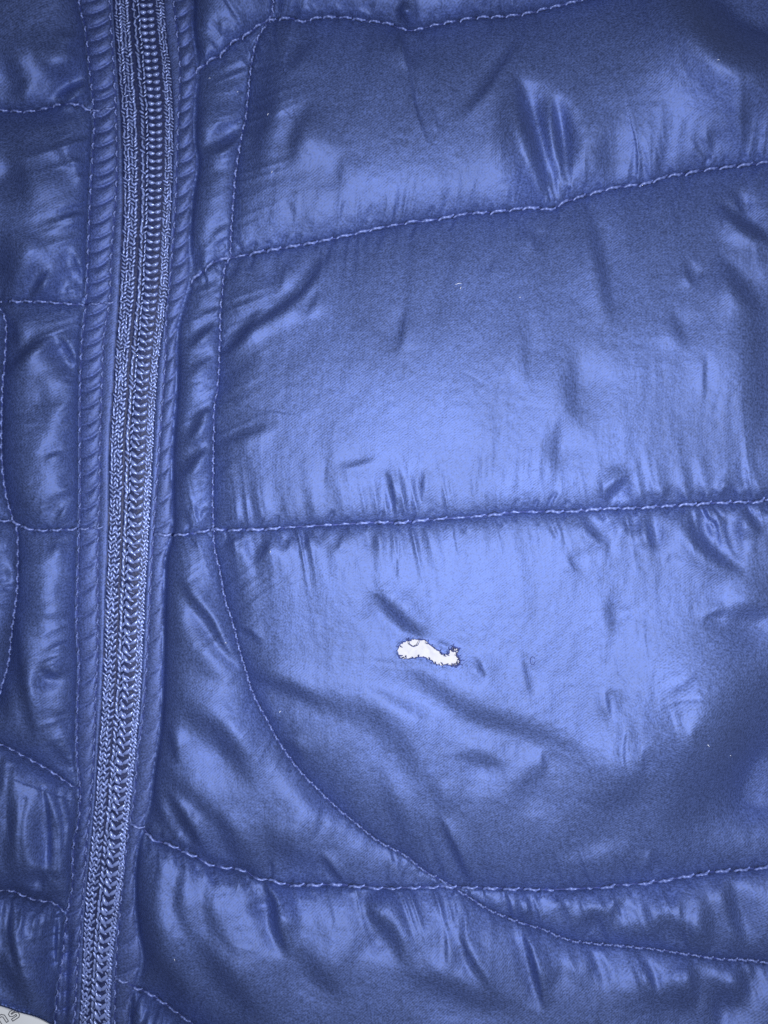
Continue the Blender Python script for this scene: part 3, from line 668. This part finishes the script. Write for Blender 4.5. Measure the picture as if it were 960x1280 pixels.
def seam_line(cv, kind, pitch, tilt, lift=2.6, individually=True, jitter=.12, xr=None, name='seam', rad=1.0, off=0.0):
    P = catmull(cv, 4)
    vis = (P[:, 0] > -25) & (P[:, 0] < 985) & (P[:, 1] > -25) & (P[:, 1] < 1305)
    if xr: vis &= (P[:, 0] > xr[0]) & (P[:, 0] < xr[1])
    P = P[vis]
    seg = np.hypot(*np.diff(P, axis=0).T); s = np.concatenate([[0], np.cumsum(seg)])
    z = height_at(P[:, 0], P[:, 1])
    # needle thread sunk along the bottom of the seam
    me = ribbon_tube([np.column_stack([P, z+0.1])], rad, MAT_FRAY, 'seam', 5)
    part = link(name, me, parent=jacket)
    V, F = [], []
    t = pitch*.5
    while t < s[-1]:
        x = np.interp(t, s, P[:, 0]); y = np.interp(t, s, P[:, 1])
        xa_, ya_ = np.interp(t-4, s, P[:, 0]), np.interp(t-4, s, P[:, 1]); xb_, yb_ = np.interp(t+4, s, P[:, 0]), np.interp(t+4, s, P[:, 1])
        an = math.atan2(-(yb_-ya_), xb_-xa_)+tilt+random.uniform(-.1, .1)
        nx_, ny_ = -(yb_-ya_), (xb_-xa_); nl = math.hypot(nx_, ny_)+1e-9
        x += nx_/nl*off; y += ny_/nl*off
        zc = float(height_at(np.array(x), np.array(y)))+lift
        loc = to_world(x, y, zc)
        sc = random.uniform(.88, 1.08)
        if individually:
            o = bpy.data.objects.new('stitch', ST[kind]); COL.objects.link(o); o.parent = part
            o.location = loc; o.rotation_euler = (random.uniform(-.4, .4), random.uniform(-.06, .06), an); o.scale = (sc, sc*random.uniform(.85, 1.1), 1)
        else:
            me0 = ST[kind]; co = np.empty(len(me0.vertices)*3, np.float32); me0.vertices.foreach_get('co', co); co = co.reshape(-1, 3)*sc
            c, s_ = math.cos(an), math.sin(an); k = len(V)
            R = np.column_stack([co[:, 0]*c-co[:, 1]*s_+loc[0], co[:, 0]*s_+co[:, 1]*c+loc[1], co[:, 2]+loc[2]])
            V.extend(R.tolist())
            for p in me0.polygons: F.append([k+i for i in p.vertices])
        t += pitch*(1+random.uniform(-jitter, jitter))
    if not individually and V:
        link('stitches', mesh_from('stitches', V, np.array(F), MAT_THREAD), parent=part, kind='stuff')

seam_line(H1, 'mid', 19, .18, xr=(240, 1000))
seam_line(H2, 'long', 21, .22, xr=(235, 1000))
seam_line(H3, 'long', 23, .18)
seam_line(H4, 'long', 24, .20)
seam_line(H5, 'mid', 20, .2)
seam_line(VF, 'short', 14, .25)
seam_line(VB, 'dot', 18.5, .1, individually=False, rad=.8)
seam_line(VC, 'dot', 17, .1, individually=False, rad=.7, off=0)
seam_line(VD, 'dot', 20, .1, individually=False, rad=.7)
seam_line(VA, 'short', 15, .1, individually=False)
seam_line(L1, 'mid', 17, .15)
seam_line(L2, 'mid', 17, .12)
seam_line(L3, 'mid', 17, .15)
seam_line(L4, 'short', 15, .15, individually=False)
seam_line(L5, 'short', 14, .1, individually=False)

# ------------------------------------------------------------------ zip: coil loops and knitted tape
def blob(length, wid, hgt, name, mat, n=5, sd=6, bend=0.0):
    V, F = [], []
    for i in range(n+1):
        t = i/n; x = (t-.5)*length; r = math.sin(math.pi*min(max(t, .05), .95))**.6
        for q in range(sd):
            a = 2*math.pi*q/sd
            V.append((x*S, (wid*r*math.cos(a)+bend*math.sin(math.pi*t))*S, hgt*r*math.sin(a)*S))
    for i in range(n):
        for q in range(sd):
            q2 = (q+1) % sd; F.append((i*sd+q, (i+1)*sd+q, (i+1)*sd+q2, i*sd+q2))
    return mesh_from(name, V, F, mat)
TOOTH_A = blob(13, 2.6, 2.4, 'zipper_tooth', MAT_TOOTH, bend=1.0)
TOOTH_B = blob(13, 2.6, 2.4, 'zipper_tooth', MAT_TOOTH, bend=-1.0)

def zpos(u, y):
    xl, xr = float(fxZL(y)), float(fxZR(y)); return xl+(xr-xl)*u
def zip_dir(y):
    a, b = zpos(.6, y-10), zpos(.6, y+10); return math.atan2(-20, b-a)   # world angle of travel down the zip
teeth = []
y = -20.0
while y < 1300:
    g = float(np.interp(y, [0, 350, 700, 1280], [0, .25, .8, 1]))
    pitch = 8.6+3.4*g
    for sd_, uu in ((-1, .585-.0*g), (1, .715+.04*g)):
        teeth.append((y+random.uniform(-.6, .6), uu, sd_, g))
    y += pitch
for (y, uu, sd_, g) in teeth:
    x = zpos(uu, y); z = 4.2+zip_profile(uu)
    o = bpy.data.objects.new('zipper_tooth', TOOTH_A if sd_ > 0 else TOOTH_B); COL.objects.link(o); o.parent = zipper
    o.location = to_world(x+random.uniform(-.5, .5), y, z-1.5)
    lean = .15+.60*g if sd_ > 0 else .1+.35*g
    base = zip_dir(y)
    # the two rows of loops lean towards each other like a braid
    o.rotation_euler = (0, random.uniform(-.1, .1), base+math.pi*.0+(-sd_)*(math.pi/2*(1-g)*.85+lean*g+.1))
    k = .62+.28*g
    o.scale = (k, .98+.12*g, 1.1)

def add_blobs(items, name, mat):
    """items: (px,py,z,angle,length,width)"""
    V0, F0 = [], []; n, sd = 3, 5
    for i in range(n+1):
        t = i/n; x = t-.5; r = math.sin(math.pi*min(max(t, .08), .92))**.6
        for q in range(sd):
            a = 2*math.pi*q/sd; V0.append((x, r*math.cos(a), r*math.sin(a)))
    for i in range(n):
        for q in range(sd):
            q2 = (q+1) % sd; F0.append((i*sd+q, (i+1)*sd+q, (i+1)*sd+q2, i*sd+q2))
    V0 = np.array(V0); F0 = np.array(F0)
    VV, FF = [], []
    for k, (px, py, z, an, ln, wd) in enumerate(items):
        c, s = math.cos(an), math.sin(an); w = to_world(px, py, z)
        x = V0[:, 0]*ln*S; y = V0[:, 1]*wd*S; zz = V0[:, 2]*wd*.9*S
        VV.append(np.column_stack([x*c-y*s+w[0], x*s+y*c+w[1], zz+w[2]])); FF.append(F0+k*len(V0))
    return mesh_from(name, np.vstack(VV), np.vstack(FF), mat)
items = []
for (u0, pit0, pit1, ln, wd, leanv) in ((.06, 4.2, 6.5, 5.2, 1.3, .5), (.13, 4.0, 6.5, 5.0, 1.4, -.6), (.20, 4.2, 7.5, 5.2, 1.5, .6), (.27, 4.0, 8.5, 5.5, 1.6, -.6), 
        (.41, 5.0, 7.5, 6.2, 1.6, .35), (.495, 5.0, 8.8, 5.2, 1.4, -.4), (.65, 8, 10, 5, 1.2, .8), (.86, 4.2, 6.5, 5.0, 1.4, .6), (.915, 4.0, 5.5, 4.6, 1.3, -.7), (.965, 4.2, 5.0, 4.6, 1.3, .6)):
    y = (-20.0 if u0 != .65 else 330)+random.random()*4
    while y < 1300:
        g = float(np.interp(y, [0, 350, 700, 1280], [0, .3, .8, 1]))
        wob = random.uniform(-.012, .012)
        items.append((zpos(u0+wob, y), y, zip_profile(u0)+.6+random.uniform(-.4, .5), zip_dir(y)+leanv+random.uniform(-.75, .75)*(1-.5*g), ln*(1+.35*g)*random.uniform(.8, 1.2), wd*(1+.2*g)*random.uniform(.8, 1.15)))
        y += (pit0*(1-g)+pit1*g)*random.uniform(.9, 1.1)
link('knitted_tape', add_blobs(items, 'knitted_tape', MAT_KNIT), parent=zipper, kind='stuff')

# ------------------------------------------------------------------ wadding and frayed edge at the hole
torn = panel_obj[13]
xs = np.arange(482, 590, 1.6); ys = np.arange(786, 848, 1.6); WX, WY = np.meshgrid(xs, ys)
WZ = height_at(WX, WY)-5.0+1.0*n2(WX/7, WY/7, 5)+.5*n2(WX/3, WY/3, 6)
wpt = np.stack(to_world(WX, WY, WZ), -1).reshape(-1, 3)
idx = np.arange(WX.size).reshape(WX.shape)
wf = np.stack([idx[:-1, :-1].ravel(), idx[1:, :-1].ravel(), idx[1:, 1:].ravel(), idx[:-1, 1:].ravel()], 1)
wad = link('wadding', mesh_from('wadding', wpt, wf, MAT_WAD), parent=torn, label='white wadding showing through the tear')
paths = []
for i in range(0, len(hp)-1, 2):
    x, y = hp[i]
    right = max(0, (x-545)/30)
    for r_ in range(int(random.random() < .55)+int(random.random() < right)+int(random.random() < right*.7)):
        a = random.uniform(0, 6.28); L = random.uniform(2.0, 4.5)+3*right*random.random()
        z0 = float(height_at(np.array(x), np.array(y)))
        pts = []; px_, py_, z_ = x+random.uniform(-1, 1), y+random.uniform(-1, 1), z0+.6
        for q in range(5):
            pts.append((px_, py_, z_)); a += random.uniform(-.9, .9); px_ += math.cos(a)*L/4; py_ += math.sin(a)*L/4; z_ += random.uniform(-.5, .6)
        paths.append(pts)
paths.append([(511,800,HOLE_Z+1),(512,805,HOLE_Z+.3),(517,808.5,HOLE_Z),(522,806.5,HOLE_Z+.3),(525,801,HOLE_Z+1)])
rimp = [(x+random.uniform(-.5, .5), y+random.uniform(-.5, .5), float(height_at(np.array(x), np.array(y)))+.3) for x, y in hp[::2]]
me = ribbon_tube(paths, 0.55, MAT_FRAY, 'frayed_thread', 4)
link('frayed_threads', me, parent=torn, kind='stuff')
link('torn_rim', ribbon_tube([rimp[k_:k_+random.randint(5, 9)] for k_ in range(0, len(rimp)-4, 6) if random.random() < .85]+[rimp[k_:k_+5] for k_ in range(2, len(rimp)-5, 9)], 0.65, MAT_FRAY, 'torn_rim', 5), parent=torn)
# small pulled loop right of the hole
loop = [(666+3.0*math.cos(a), 826+5.0*math.sin(a), float(height_at(np.array(666.), np.array(826.)))+.9+.6*math.sin(2*a)) for a in np.linspace(0, 5.9, 12)]
link('snagged_thread', ribbon_tube([loop], 0.4, MAT_FRAY, 'snagged_thread', 5), parent=torn)

# tiny specks of lint
lp = []
for (x, y, L, a) in [(573, 355, 8, .2), (576, 360, 3, 1.2), (650, 372, 2, 0), (885, 932, 5, -.7), (913, 945, 2, 0), (282, 804, 2, 0), (350, 890, 3, .8), (262, 98, 2, 0), (297, 115, 2, .5), (335, 143, 3, .8), (898, 75, 3, 0), (338, 690, 2, 1), (218, 1200, 3, 1.9), (340, 215, 3, 1.2)]:
    z = float(height_at(np.array(float(x)), np.array(float(y))))+.5
    lp.append([(x-math.cos(a)*L/2, y+math.sin(a)*L/2, z), (x, y-.8, z+.4), (x+math.cos(a)*L/2, y-math.sin(a)*L/2, z)])
link('lint', ribbon_tube(lp, .45, MAT_LINT, 'lint', 4), label='tiny pale specks of lint scattered on the blue cloth', category='lint', kind='stuff')
